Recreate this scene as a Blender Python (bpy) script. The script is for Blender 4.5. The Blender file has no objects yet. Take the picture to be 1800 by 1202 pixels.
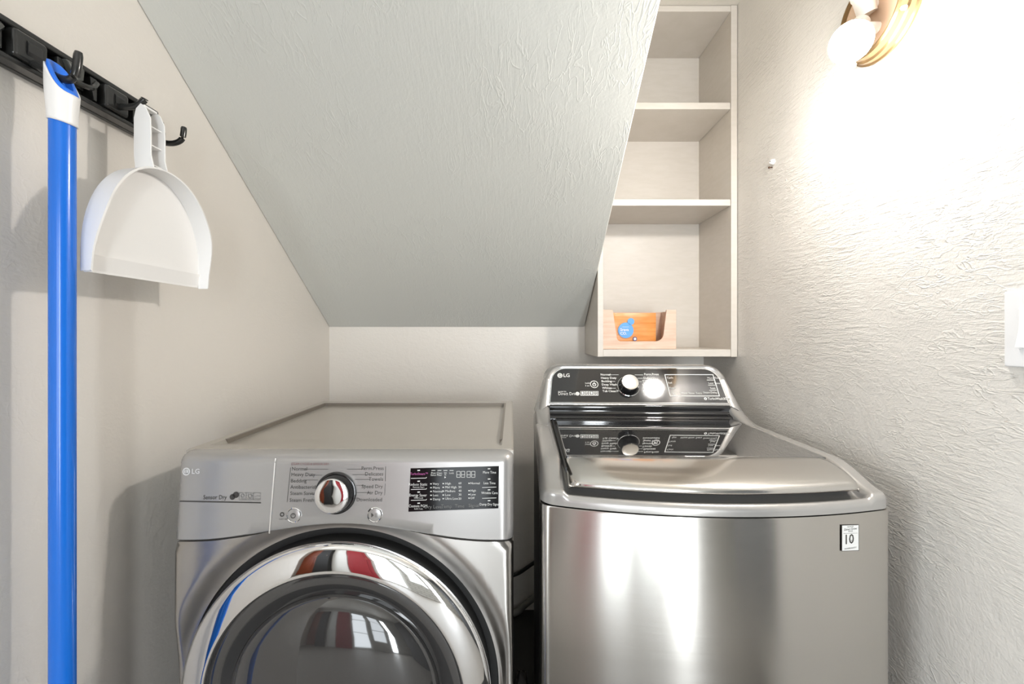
import bpy, bmesh, math, random
from mathutils import Vector, Matrix
random.seed(7)
R = math.radians
S = bpy.context.scene
C = S.collection

# ------------------------------------------------------------------ camera, world, light, exposure
F = 771.0; CX = 900.0; HY = 588.0; CZ = 1.22
cam_d = bpy.data.cameras.new('camera'); cam = bpy.data.objects.new('camera', cam_d); C.objects.link(cam)
cam.location = (0, 0, CZ); cam.rotation_euler = (R(90), 0, 0)
cam_d.sensor_width = 36.0; cam_d.lens = 36.0 * F / 1800.0
cam_d.shift_y = -(601.0 - HY) / 1800.0
cam_d.clip_start = 0.02
S.camera = cam
S.view_settings.view_transform = 'Standard'; S.view_settings.look = 'None'
S.view_settings.exposure = 0.25; S.view_settings.gamma = 1.0
S.view_settings.use_curve_mapping = False
w = bpy.data.worlds.new('world'); S.world = w; w.use_nodes = True
w.node_tree.nodes['Background'].inputs[0].default_value = (0.75, 0.87, 1.0, 1)
w.node_tree.nodes['Background'].inputs[1].default_value = 1.0
def area(name, loc, rot, sx, sy, power, col):
    l = bpy.data.lights.new(name, 'AREA'); l.shape = 'RECTANGLE'; l.size = sx; l.size_y = sy
    l.energy = power; l.color = col
    o = bpy.data.objects.new(name, l); C.objects.link(o); o.location = loc; o.rotation_euler = rot
    return o
DAY1 = area('daylight_through_glazed_door', (0.77, -2.73, 1.03), (R(90), 0, 0), 0.28, 1.95, 56, (0.92, 0.97, 1.0))
DAY2 = area('daylight_through_garden_door', (-0.48, -2.73, 1.03), (R(90), 0, 0), 0.62, 1.95, 20, (0.92, 0.97, 1.0))
DAY3 = area('daylight_through_rear_window', (0.22, -2.73, 1.20), (R(90), 0, 0), 0.56, 1.60, 12, (0.92, 0.97, 1.0))
DAY4 = area('daylight_through_side_window', (-2.43, -1.05, 1.30), (R(90), 0, R(-90)), 1.50, 1.40, 54, (0.90, 0.96, 1.0))
BULB_STRENGTH = 345.0
BULB_COLOR = (1.0, 0.95, 0.895)

# ------------------------------------------------------------------ helpers
def lin(r, g, b):
    f = lambda c: (c / 12.92) if c <= 0.04045 else ((c + 0.055) / 1.055) ** 2.4
    return (f(r / 255), f(g / 255), f(b / 255), 1)

def world(u, v, d):
    return Vector(((u - CX) / F * d, d, CZ - (v - HY) / F * d))

def mat(name, col, rough=0.5, metal=0.0, **kw):
    m = bpy.data.materials.new(name); m.use_nodes = True
    p = m.node_tree.nodes['Principled BSDF']
    p.inputs['Base Color'].default_value = col
    p.inputs['Roughness'].default_value = rough
    p.inputs['Metallic'].default_value = metal
    for k, v in kw.items():
        p.inputs[k.replace('_', ' ')].default_value = v
    return m

def N(m, typ, **kw):
    n = m.node_tree.nodes.new(typ)
    for k, v in kw.items():
        if hasattr(n, k): setattr(n, k, v)
        else: n.inputs[k.replace('_', ' ')].default_value = v
    return n
def L(m, a, b): m.node_tree.links.new(a, b)

def noise(m, vec, scale, detail=2.0, dist=0.0, rough=0.5):
    n = N(m, 'ShaderNodeTexNoise'); n.inputs['Scale'].default_value = scale
    n.inputs['Detail'].default_value = detail; n.inputs['Distortion'].default_value = dist
    n.inputs['Roughness'].default_value = rough
    L(m, vec, n.inputs['Vector']); return n.outputs['Fac']

def math_n(m, op, a, b=None, clamp=False):
    n = N(m, 'ShaderNodeMath'); n.operation = op; n.use_clamp = clamp
    for i, x in enumerate((a, b)):
        if x is None: continue
        if isinstance(x, (int, float)): n.inputs[i].default_value = x
        else: L(m, x, n.inputs[i])
    return n.outputs[0]

def plaster(name, col, worm_scale, worm, streak_map, streak, fine=0.25, dist=0.0016, wmap=(1, 1, 1)):
    """painted, hand-trowelled plaster: thin raised ridges, brush streaks and a fine stipple"""
    m = mat(name, col, 0.42)
    p = m.node_tree.nodes['Principled BSDF']
    tc = N(m, 'ShaderNodeTexCoord'); v = tc.outputs['Object']
    wm = N(m, 'ShaderNodeMapping'); L(m, v, wm.inputs[0]); wm.inputs['Scale'].default_value = wmap; wm.inputs['Rotation'].default_value = (R(-14), 0, 0)
    n1 = noise(m, wm.outputs[0], worm_scale, 3.0, 0.7)
    d = math_n(m, 'ABSOLUTE', math_n(m, 'SUBTRACT', n1, 0.5))
    ridge = math_n(m, 'SUBTRACT', 1.0, math_n(m, 'MULTIPLY', d, 26.0), True)
    mask = N(m, 'ShaderNodeMapRange'); L(m, noise(m, v, 5.0, 2.0), mask.inputs[0])
    mask.inputs[1].default_value = 0.40; mask.inputs[2].default_value = 0.62
    ridge = math_n(m, 'MULTIPLY', math_n(m, 'MULTIPLY', ridge, mask.outputs[0]), worm)
    mp = N(m, 'ShaderNodeMapping'); L(m, v, mp.inputs[0]); mp.inputs['Scale'].default_value = streak_map
    st = noise(m, mp.outputs[0], 30.0, 4.0, 0.6, 0.65)
    mask2 = N(m, 'ShaderNodeMapRange'); L(m, noise(m, v, 3.1, 2.0), mask2.inputs[0])
    mask2.inputs[1].default_value = 0.38; mask2.inputs[2].default_value = 0.6
    st = math_n(m, 'MULTIPLY', math_n(m, 'MULTIPLY', st, mask2.outputs[0]), streak)
    fn = math_n(m, 'MULTIPLY', noise(m, v, 170.0, 3.0, 0.3), fine)
    lo = math_n(m, 'MULTIPLY', noise(m, v, 28.0, 3.0, 0.5), 0.8)
    h = math_n(m, 'ADD', math_n(m, 'ADD', ridge, st), math_n(m, 'ADD', fn, lo))
    b = N(m, 'ShaderNodeBump'); b.inputs['Strength'].default_value = 1.0; b.inputs['Distance'].default_value = dist
    L(m, h, b.inputs['Height']); L(m, b.outputs[0], p.inputs['Normal'])
    return m

def brushed(name, col, rough, aniso, metal=1.0, streak=(1.5, 1.5, 260)):
    m = mat(name, col, rough, metal)
    p = m.node_tree.nodes['Principled BSDF']
    tc = N(m, 'ShaderNodeTexCoord')
    mp = N(m, 'ShaderNodeMapping'); L(m, tc.outputs['Object'], mp.inputs[0]); mp.inputs['Scale'].default_value = streak
    f = noise(m, mp.outputs[0], 6.0, 3.0)
    mr = N(m, 'ShaderNodeMapRange'); L(m, f, mr.inputs[0])
    mr.inputs[1].default_value = 0.3; mr.inputs[2].default_value = 0.7
    mr.inputs[3].default_value = rough * 0.92; mr.inputs[4].default_value = rough * 1.08
    L(m, mr.outputs[0], p.inputs['Roughness'])
    bp = N(m, 'ShaderNodeBump'); bp.inputs['Strength'].default_value = 0.012; bp.inputs['Distance'].default_value = 0.0004
    L(m, f, bp.inputs['Height']); L(m, bp.outputs[0], p.inputs['Normal'])
    tg = N(m, 'ShaderNodeTangent'); tg.direction_type = 'RADIAL'; tg.axis = 'Z'
    L(m, tg.outputs[0], p.inputs['Tangent'])
    p.inputs['Anisotropic'].default_value = aniso
    p.inputs['Anisotropic Rotation'].default_value = 0.25
    return m

def grain(name, c1, c2, scale, rough=0.5):
    m = mat(name, c1, rough); p = m.node_tree.nodes['Principled BSDF']
    tc = N(m, 'ShaderNodeTexCoord')
    mp = N(m, 'ShaderNodeMapping'); L(m, tc.outputs['Object'], mp.inputs[0]); mp.inputs['Scale'].default_value = scale
    f = noise(m, mp.outputs[0], 8.0, 4.0, 0.6)
    cr = N(m, 'ShaderNodeValToRGB'); L(m, f, cr.inputs[0])
    cr.color_ramp.elements[0].position = 0.35; cr.color_ramp.elements[0].color = c1
    cr.color_ramp.elements[1].position = 0.65; cr.color_ramp.elements[1].color = c2
    L(m, cr.outputs[0], p.inputs['Base Color'])
    return m

def emit(name, col, s):
    m = bpy.data.materials.new(name); m.use_nodes = True
    nt = m.node_tree; nt.nodes.clear()
    e = nt.nodes.new('ShaderNodeEmission'); o = nt.nodes.new('ShaderNodeOutputMaterial')
    e.inputs[0].default_value = (*col[:3], 1); e.inputs[1].default_value = s
    nt.links.new(e.outputs[0], o.inputs[0]); return m

# ---- shape helpers: each adds to a bmesh
def box(bm, x0, x1, y0, y1, z0, z1):
    vs = [bm.verts.new((x, y, z)) for z in (z0, z1) for y in (y0, y1) for x in (x0, x1)]
    for f in ((0, 2, 3, 1), (4, 5, 7, 6), (0, 1, 5, 4), (2, 6, 7, 3), (0, 4, 6, 2), (1, 3, 7, 5)):
        bm.faces.new([vs[i] for i in f])
    return vs

def grid(bm, pts, close_u=False, close_v=False):
    """pts[i][j] -> quads"""
    V = [[bm.verts.new(p) for p in row] for row in pts]
    nu, nv = len(V), len(V[0])
    for i in range(nu if close_u else nu - 1):
        for j in range(nv if close_v else nv - 1):
            a, b = V[i][j], V[(i + 1) % nu][j]
            c, d = V[(i + 1) % nu][(j + 1) % nv], V[i][(j + 1) % nv]
            try: bm.faces.new((a, b, c, d))
            except ValueError: pass
    return V

def prism(bm, poly, axis, a0, a1):
    """extrude a 2-D polygon along an axis ('x': poly=(y,z), 'y': poly=(x,z), 'z': poly=(x,y))"""
    def P(p, a):
        return {'x': (a, p[0], p[1]), 'y': (p[0], a, p[1]), 'z': (p[0], p[1], a)}[axis]
    A = [bm.verts.new(P(p, a0)) for p in poly]; B = [bm.verts.new(P(p, a1)) for p in poly]
    n = len(poly)
    bm.faces.new(A); bm.faces.new(B[::-1])
    for i in range(n):
        bm.faces.new((A[i], B[i], B[(i + 1) % n], A[(i + 1) % n]))

def frame_of(d):
    d = d.normalized(); up = Vector((0, 0, 1)) if abs(d.z) < 0.9 else Vector((1, 0, 0))
    x = d.cross(up).normalized(); return x, x.cross(d).normalized()

def tube(bm, path, r, seg=10, flat=1.0):
    path = [Vector(p) for p in path]; rows = []
    for i, p in enumerate(path):
        t = (path[min(i + 1, len(path) - 1)] - path[max(i - 1, 0)])
        x, y = frame_of(t); rr = r[i] if isinstance(r, (list, tuple)) else r
        rows.append([p + x * (rr * math.cos(2 * math.pi * k / seg)) + y * (rr * flat * math.sin(2 * math.pi * k / seg)) for k in range(seg)])
    V = grid(bm, rows, close_v=True)
    bm.faces.new(V[0][::-1]); bm.faces.new(V[-1])

def smooth_path(pts, n=6):
    pts = [Vector(p) for p in pts]; out = []
    for i in range(len(pts) - 1):
        p0, p1, p2, p3 = pts[max(i - 1, 0)], pts[i], pts[i + 1], pts[min(i + 2, len(pts) - 1)]
        for k in range(n):
            t = k / n
            out.append(0.5 * ((2 * p1) + (p2 - p0) * t + (2 * p0 - 5 * p1 + 4 * p2 - p3) * t * t + (3 * p1 - p0 - 3 * p2 + p3) * t ** 3))
    out.append(pts[-1]); return out

def lathe(bm, prof, o, d, seg=48):
    """prof = [(r, h)], h along direction d from o"""
    o = Vector(o); d = Vector(d).normalized(); x, y = frame_of(d); rows = []
    for r, h in prof:
        r = max(r, 1e-5)
        rows.append([o + d * h + x * (r * math.cos(2 * math.pi * k / seg)) + y * (r * math.sin(2 * math.pi * k / seg)) for k in range(seg)])
    grid(bm, rows, close_v=True)

def obj(name, bm, m, parent=None, smooth=False, bevel=0.0, seg=2, angle=40, solid=0.0):
    bmesh.ops.remove_doubles(bm, verts=bm.verts, dist=1e-6)
    bmesh.ops.recalc_face_normals(bm, faces=bm.faces)
    me = bpy.data.meshes.new(name); bm.to_mesh(me); bm.free()
    if m is not None: me.materials.append(m)
    o = bpy.data.objects.new(name, me); C.objects.link(o)
    if smooth or bevel:
        for p in me.polygons: p.use_smooth = True
        if hasattr(me, 'set_sharp_from_angle'): me.set_sharp_from_angle(angle=R(angle))
    if solid:
        s = o.modifiers.new('solid', 'SOLIDIFY'); s.thickness = solid; s.offset = -1
    if bevel:
        b = o.modifiers.new('bevel', 'BEVEL'); b.width = bevel; b.segments = seg; b.limit_method = 'ANGLE'; b.angle_limit = R(35)
        b.harden_normals = True
    if parent is not None: o.parent = parent
    return o

def tag(o, label, cat, group=None):
    o['label'] = label; o['category'] = cat
    if group: o['group'] = group
    return o
def thing(name, label, cat, loc=(0, 0, 0), rz=0.0, group=None):
    o = bpy.data.objects.new(name, None); C.objects.link(o)
    o.location = loc; o.rotation_euler = (0, 0, rz); o.empty_display_size = 0.05
    return tag(o, label, cat, group)
def struct(o):
    o['kind'] = 'structure'; return o
def NB(): return bmesh.new()

# ---- flat print on a plane of a thing: strings and rules placed from where they stand
class Plane:
    def __init__(self, parent, M_parent, o, ex, up):
        self.parent = parent; self.Mp = M_parent
        ex = Vector(ex).normalized(); up = Vector(up).normalized()
        up = (up - ex * up.dot(ex)).normalized(); n = ex.cross(up).normalized()
        self.o, self.ex, self.up, self.n = Vector(o), ex, up, n
        self.M = Matrix(((ex.x, up.x, n.x, o[0]), (ex.y, up.y, n.y, o[1]), (ex.z, up.z, n.z, o[2]), (0, 0, 0, 1)))
    def st(self, u, v):
        Wm = self.Mp @ self.M; Wi = Wm.inverted()
        c = Wi @ Vector((0, 0, CZ)); p = Wi @ world(u, v, 1.0); d = p - c
        t = -c.z / d.z; q = c + d * t
        return q.x, q.y
    def put(self, ob, h):
        ob.parent = self.parent; ob.matrix_basis = self.M @ Matrix.Translation((0, 0, h)); return ob

def text_mesh(s, size, align='LEFT', bold=0.0):
    cu = bpy.data.curves.new('t', 'FONT'); cu.body = s; cu.size = size; cu.align_x = align; cu.align_y = 'CENTER'
    cu.resolution_u = 2; cu.offset = bold
    to = bpy.data.objects.new('t', cu)
    me = bpy.data.meshes.new_from_object(to)
    bpy.data.objects.remove(to); bpy.data.curves.remove(cu)
    return me
class Print:
    def __init__(self, plane): self.p = plane; self.bm = NB()
    def text(self, s, u, v, hpx, align='LEFT', bold=0.0, squeeze=1.0, flip=False):
        x, y = self.p.st(u, v); x2, y2 = self.p.st(u, v - hpx)
        size = math.hypot(x2 - x, y2 - y) * 1.36
        me = text_mesh(s, size, align, bold * size); t = NB(); t.from_mesh(me); bpy.data.meshes.remove(me)
        for vt in t.verts: vt.co = Vector((vt.co.x * squeeze + x, vt.co.y * (-1 if flip else 1) + y, 0))
        tmp = bpy.data.meshes.new('t'); t.to_mesh(tmp); t.free(); self.bm.from_mesh(tmp); bpy.data.meshes.remove(tmp)
    def line(self, pts, wpx):
        P = [Vector((*self.p.st(u, v), 0)) for u, v in pts]
        a = self.p.st(*pts[0]); b = self.p.st(pts[0][0], pts[0][1] + 1); k = math.hypot(a[0] - b[0], a[1] - b[1]) * wpx / 2
        for p, q in zip(P, P[1:]):
            d = (q - p)
            if d.length < 1e-7: continue
            d.normalize(); n = Vector((-d.y, d.x, 0)) * k
            e = d * k
            self.bm.faces.new([self.bm.verts.new(c) for c in (p - n - e, q - n + e, q + n + e, p + n - e)])
    def disc(self, u, v, rpx, seg=28, r_in=0.0):
        x, y = self.p.st(u, v); b = self.p.st(u + rpx, v); r = abs(b[0] - x); ri = r * r_in
        A = [self.bm.verts.new((x + r * math.cos(2 * math.pi * k / seg), y + r * math.sin(2 * math.pi * k / seg), 0)) for k in range(seg)]
        if ri == 0: self.bm.faces.new(A); return
        B = [self.bm.verts.new((x + ri * math.cos(2 * math.pi * k / seg), y + ri * math.sin(2 * math.pi * k / seg), 0)) for k in range(seg)]
        for k in range(seg): self.bm.faces.new((A[k], A[(k + 1) % seg], B[(k + 1) % seg], B[k]))
    def poly(self, pts):
        self.bm.faces.new([self.bm.verts.new((*self.p.st(u, v), 0)) for u, v in pts])
    def done(self, name, m, h=0.0008, label=None):
        me = bpy.data.meshes.new(name); bmesh.ops.triangulate(self.bm, faces=[f for f in self.bm.faces if len(f.verts) > 4])
        for f in self.bm.faces:
            f.normal_update()
            if f.normal.z < 0: f.normal_flip()
        self.bm.to_mesh(me); self.bm.free(); me.materials.append(m)
        o = bpy.data.objects.new(name, me); C.objects.link(o); self.p.put(o, h)
        if label: o['label'] = label
        if 'lettering' in name or 'icon' in name: o['kind'] = 'stuff'
        return o

# ------------------------------------------------------------------ materials
M_cream = plaster('cream_wall_paint', lin(226, 220, 212), 18, 0.16, (1.0, 1.0, 3.0), 0.8, 0.34, 0.0011)
M_right = plaster('trowelled_wall_paint', lin(226, 222, 216), 36, 0.42, (1.0, 0.6, 4.0), 2.6, 0.55, 0.0020, (1, .5, 1.4))
M_slope = plaster('sloped_ceiling_paint', lin(214, 214, 208), 22, 0.55, (4.0, 0.6, 0.6), 0.9, 0.30, 0.0011, (1.7, .6, .6))
M_ceil = plaster('ceiling_paint', lin(224, 219, 210), 30, 0.3, (1, 1, 1), 0.5, 0.2, 0.001)
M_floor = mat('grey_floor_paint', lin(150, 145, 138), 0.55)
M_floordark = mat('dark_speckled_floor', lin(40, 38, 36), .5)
M_shelf = grain('white_shelf_paint', lin(211, 204, 195), lin(207, 200, 190), (2, 2, 9), 0.38)
M_dsteel = brushed('graphite_brushed_steel', (0.58, 0.56, 0.535, 1), 0.30, 0.9)
M_dtop = mat('dryer_top_paint', lin(176, 171, 163), 0.30, 0.35)
M_dpanel = mat('silver_panel_plastic', lin(172, 170, 168), 0.25, 0.45)
M_wsteel = brushed('brushed_stainless', (0.56, 0.54, 0.51, 1), 0.25, 0.93)
M_wdeck = mat('silver_deck_plastic', lin(180, 178, 175), 0.26, 0.55)
M_wlid = brushed('lid_stainless', (0.66, 0.645, 0.62, 1), 0.16, 0.4)
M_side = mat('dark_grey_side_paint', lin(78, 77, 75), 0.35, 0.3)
M_chrome = mat('chrome', (0.86, 0.86, 0.87, 1), 0.03, 1.0)
M_blackgl = mat('gloss_black_plastic', (0.012, 0.012, 0.013, 1), 0.07, 0.0, Specular_IOR_Level=0.7)
M_lidglass = mat('smoked_lid_glass', (0.02, 0.02, 0.021, 1), 0.025, 0.0, IOR=1.9, Coat_Weight=1.0, Coat_Roughness=0.02, Coat_IOR=1.9)
M_black = mat('matt_black_rubber', (0.012, 0.012, 0.012, 1), 0.5)
M_window = mat('dark_door_glass', (0.035, 0.034, 0.034, 1), 0.06, 0.0, Specular_IOR_Level=0.9, Coat_Weight=0.6)
M_ink = mat('dark_grey_print', lin(58, 55, 52), 0.5)
M_inkred = mat('maroon_print', lin(122, 84, 84), 0.5)
M_white = mat('white_print', lin(225, 225, 222), 0.5)
M_pink = mat('magenta_print', lin(190, 90, 160), 0.5)
M_dim = mat('dim_grey_print', lin(110, 110, 108), 0.5)
M_rail = mat('glossy_black_rail_plastic', (0.026, 0.026, 0.025, 1), 0.16)
M_blue = mat('blue_enamel_pole', lin(26, 110, 214), 0.2)
M_blue2 = mat('blue_soft_plastic', lin(42, 120, 235), 0.4)
M_wplast = mat('white_plastic', lin(240, 238, 236), 0.35)
M_brass = mat('worn_brass', lin(152, 126, 90), 0.28, 0.85)
M_tan = mat('tan_fixture_plate', lin(205, 176, 150), 0.4, 0.3)
M_ceramic = mat('white_ceramic', lin(238, 230, 220), 0.3)
M_bulb = emit('lit_bulb', BULB_COLOR, BULB_STRENGTH)
M_switch = mat('switch_plate_white', lin(240, 240, 241), 0.3)
M_boxwood = grain('pale_wood_board', lin(222, 196, 178), lin(210, 178, 156), (1.2, 6, 9), 0.5)
M_orange = grain('orange_packet', lin(222, 152, 86), lin(206, 128, 56), (1, 1, 12), 0.35)
M_brown = mat('brown_inner_side', lin(150, 112, 92), 0.6)
M_sky = mat('blue_print', lin(96, 160, 222), 0.4)
M_crack = mat('dark_gap', (0.01, 0.01, 0.01, 1), 0.9)
M_hose = mat('grey_hose', lin(120, 118, 112), 0.5)
M_cloth = mat('grey_cloth', lin(112, 108, 104), 0.9)
M_wooddoor = grain('reddish_brown_door', lin(140, 66, 36), lin(116, 50, 26), (9, 9, 1), 0.35)
M_red = mat('red_door_paint', lin(150, 34, 44), 0.35)
M_darkdoor = mat('black_cabinet', lin(20, 19, 19), 0.6)
M_frame = mat('white_door_frame', lin(225, 225, 222), 0.4)
def bricks(name):
    m = mat(name, lin(205, 204, 198), .6); p = m.node_tree.nodes['Principled BSDF']
    tc = N(m, 'ShaderNodeTexCoord'); mp = N(m, 'ShaderNodeMapping'); L(m, tc.outputs['Object'], mp.inputs[0]); mp.inputs['Rotation'].default_value = (R(90), 0, 0)
    b = N(m, 'ShaderNodeTexBrick'); L(m, mp.outputs[0], b.inputs['Vector']); b.inputs['Scale'].default_value = 1.0
    b.inputs['Brick Width'].default_value = .22; b.inputs['Row Height'].default_value = .075; b.inputs['Mortar Size'].default_value = .006
    b.inputs['Color1'].default_value = lin(208, 207, 202); b.inputs['Color2'].default_value = lin(194, 193, 187); b.inputs['Mortar'].default_value = lin(150, 149, 144)
    L(m, b.outputs['Color'], p.inputs['Base Color']); return m
M_brick = bricks('white_painted_brick')
M_glass = mat('clear_glass', (1, 1, 1, 1), 0.0, 0.0, Transmission_Weight=1.0, IOR=1.0)

# ------------------------------------------------------------------ room
XL, XR, YB, YR, ZC = -0.81, 0.85, 1.945, -2.6, 2.462
SX = 0.321                                   # right edge of the sloped soffit
def slab(name, m, *b, **k):
    bm = NB(); box(bm, *b); return struct(obj(name, bm, m, **k))
BX0, BX1, YA, YA2 = -2.3, 2.1, 0.16, 0.30      # the wider room behind the alcove
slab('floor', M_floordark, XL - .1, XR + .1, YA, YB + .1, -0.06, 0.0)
slab('floor_rear', M_floor, BX0 - .1, BX1 + .1, YR - .1, YA, -0.06, 0.0)
slab('floor_rear_corner', M_floor, XR + .1, BX1 + .1, YA, YA2 + .1, -0.06, 0.0)
slab('wall_left', M_cream, XL - .1, XL, YA, YB + .1, 0.0, ZC)
slab('wall_right', M_right, XR, XR + .1, YA2, YB + .1, 0.0, ZC)
slab('wall_back', M_cream, XL, XR, YB, YB + .1, 0.0, ZC)
slab('ceiling', M_ceil, BX0 - .1, BX1 + .1, YR - .1, YB + .1, ZC, ZC + .1)
slab('wall_front_left', M_cream, BX0, XL - .1, YA, YA + .1, 0.0, ZC)
slab('wall_front_right', M_cream, XR + .1, BX1, YA2, YA2 + .1, 0.0, ZC)
bm = NB()
for b_ in ((YR - .1, -1.80, 0, ZC), (-.30, YA + .1, 0, ZC), (-1.80, -.30, 0, .60), (-1.80, -.30, 2.0, ZC)): box(bm, BX0 - .1, BX0, b_[0], b_[1], b_[2], b_[3])
struct(obj('wall_outer_left', bm, M_cream))
bm = NB()
for a, b in ((-1.80, -1.75), (-1.07, -1.03), (-.35, -.30)): box(bm, BX0 - .06, BX0 - .02, a, b, .60, 2.0)
for a, b in ((.60, .65), (1.95, 2.0)): box(bm, BX0 - .059, BX0 - .021, -1.75, -.35, a, b)
struct(obj('window_3', bm, M_frame))
slab('wall_outer_right', M_cream, BX1, BX1 + .1, YR - .1, YA2 + .1, 0.0, ZC)
bm = NB(); ang = (1.942 - 1.253) / (YB - 0.946)
y_top = YB - (ZC - 1.253) / ang
prism(bm, [(YB, 1.253), (YB, ZC), (y_top, ZC)], 'x', XL, SX)
struct(obj('ceiling_slope', bm, M_slope, bevel=0.004, seg=3))
# rear wall with the glazed door and window the daylight comes through (behind the camera, seen in the chrome)
DX0, DX1, DZ1 = 0.61, 0.93, 2.06
VX0, VX1 = -0.07, 0.51
WX0, WX1, WZ0, WZ1 = -0.79, -0.17, 0.0, 2.06
bm = NB()
for b_ in ((BX0, WX0, 0, ZC), (WX0, WX1, WZ1, ZC), (WX1, VX0, 0, ZC), (VX0, VX1, 0, .38), (VX0, VX1, 2.02, ZC), (VX1, DX0, 0, ZC), (DX0, DX1, DZ1, ZC), (DX1, BX1, 0, ZC)):
    box(bm, b_[0], b_[1], YR - .1, YR, b_[2], b_[3])
struct(obj('wall_rear', bm, M_brick))
def glazing(name, x0, x1, z0, z1, fr, nz):
    bm = NB()
    for a, b in ((x0, x0 + fr), (x1 - fr, x1)): box(bm, a, b, YR - .06, YR - .02, z0, z1)
    for a, b in ((z0, z0 + fr), (z1 - fr, z1)): box(bm, x0 + fr, x1 - fr, YR - .06, YR - .02, a, b)
    d = struct(obj(name, bm, M_frame))
    for k in range(1, nz):
        z = z0 + (z1 - z0) * k / nz
        bm = NB(); box(bm, x0 + fr, x1 - fr, YR - .055, YR - .025, z - .012, z + .012); obj('glazing_bar', bm, M_frame, d)
    return d
glazing('window_1', DX0, DX1, 0.0, DZ1, .04, 4); glazing('door_1', WX0, WX1, WZ0, WZ1, .06, 3); glazing('window_2', VX0, VX1, .38, 2.02, .04, 3)
def leaf(name, x0, x1, m):
    bm = NB(); box(bm, x0, x1, YR, YR + .04, 0.005, 2.03); d = struct(obj(name, bm, m, bevel=0.003))
    for z0, z1 in ((0.2, 0.9), (1.05, 1.85)):
        bm = NB(); box(bm, x0 + .08, x1 - .08, YR + .04, YR + .05, z0, z1); obj('door_panel', bm, m, d, bevel=0.004)
    bm = NB(); lathe(bm, [(0, 0), (.012, 0), (.012, .03), (.026, .04), (.026, .055), (0, .062)], (x1 - .05, YR + .04, 1.0), (0, 1, 0), 20)
    obj('door_knob', bm, M_brass, d, smooth=True)
leaf('door_2', -2.27, -1.92, M_wooddoor); leaf('door_3', -1.28, -0.80, M_red)
slab('trim_1', M_frame, -1.60, -1.30, YR, YR + .03, 0.005, 2.06)
t = thing('tall_cabinet', 'tall black cabinet behind the camera beside the brown door', 'cabinet', (-1.76, YR, 0))
bm = NB(); box(bm, -.14, .14, 0.002, .16, 0.0, 1.95); obj('cabinet_body', bm, M_darkdoor, t, bevel=0.004)
bm = NB(); box(bm, -.136, .136, .161, .178, 0.06, 1.94); cd = obj('cabinet_door', bm, M_darkdoor, t, bevel=0.003)
bm = NB(); tube(bm, [(.09, .178, .95), (.09, .20, .96), (.09, .20, 1.12), (.09, .178, 1.13)], .005, 8); obj('handle', bm, M_chrome, cd, smooth=True)
t = thing('wardrobe', 'large dark wardrobe behind the camera on the right side of the room', 'wardrobe', (2.09, -1.0, 0))
bm = NB(); box(bm, -.55, 0, -.9, .9, 0.0, 2.1); obj('wardrobe_body', bm, M_darkdoor, t, bevel=0.004)
for a, b in ((-.895, -.3), (-.298, .298), (.3, .895)):
    bm = NB(); box(bm, -.57, -.551, a, b, 0.08, 2.09); cd = obj('wardrobe_door', bm, M_darkdoor, t, bevel=0.003)
    bm = NB(); tube(bm, [(-.57, b - .05, .95), (-.595, b - .05, .96), (-.595, b - .05, 1.12), (-.57, b - .05, 1.13)], .005, 8); obj('handle', bm, M_chrome, cd, smooth=True)

# ------------------------------------------------------------------ dryer
DO = Vector((-0.340, 0.877, 0.0))
dryer = thing('dryer', 'graphite steel front-loading dryer with round chrome-rimmed door, left of the washer', 'dryer', DO)
MD = Matrix.Translation(DO)
def sstep(t): t = max(0, min(1, t)); return t * t * (3 - 2 * t)
HW = 0.343
def arch(x):                                  # lower edge of the control panel
    return 0.806 + 0.034 * sstep(1 - abs(x + 0.004) / 0.30)
def corner(x, r=0.022):                       # setback of rounded vertical corners
    e = HW - abs(x)
    return 0 if e >= r else r - math.sqrt(max(0, r * r - (r - e) ** 2))
xs = [-HW + HW * 2 * i / 60 for i in range(61)]
xs = sorted(set([round(s * (HW - d), 5) for d in (0, .001, .003, .006, .010, .015, .022, .03) for s in (-1, 1)] + [round(x, 5) for x in xs if abs(x) < HW - .03]))
def panel_y(z): return 0.012 * (z - 0.806) / (0.955 - 0.806)
bm = NB(); rows = []
for x in xs:
    zb = arch(x) + 0.001; c = corner(x, 0.024); row = [(x, 0.03 + 0.012, zb), (x, 0.004 + c, zb), (x, panel_y(zb) + c, zb + .003)]
    for k in range(1, 7):
        z = zb + (0.957 - zb) * k / 6; row.append((x, panel_y(z) + c, z - 0.3 * c * (k / 6)))
    for k in range(1, 7):
        a = R(15 * k); row.append((x, 0.012 + 0.030 * (1 - math.cos(a)) + c * (1 - k / 9), 0.957 + 0.0225 * math.sin(a) - 0.5 * c))
    row.append((x, 0.05, 0.9795 - 0.5 * c)); rows.append(row)
grid(bm, rows)
obj('control_panel', bm, M_dpanel, dryer, smooth=True, angle=50)
# body shell behind
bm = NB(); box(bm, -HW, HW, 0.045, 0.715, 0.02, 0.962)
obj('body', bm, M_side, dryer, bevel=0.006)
for sx in (-.28, .28):
    for yy in (.1, .64):
        bm = NB(); lathe(bm, [(0, 0), (.022, 0), (.018, .021), (0, .021)], (sx, yy, 0), (0, 0, 1), 14); obj('foot', bm, M_black, dryer)
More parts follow.
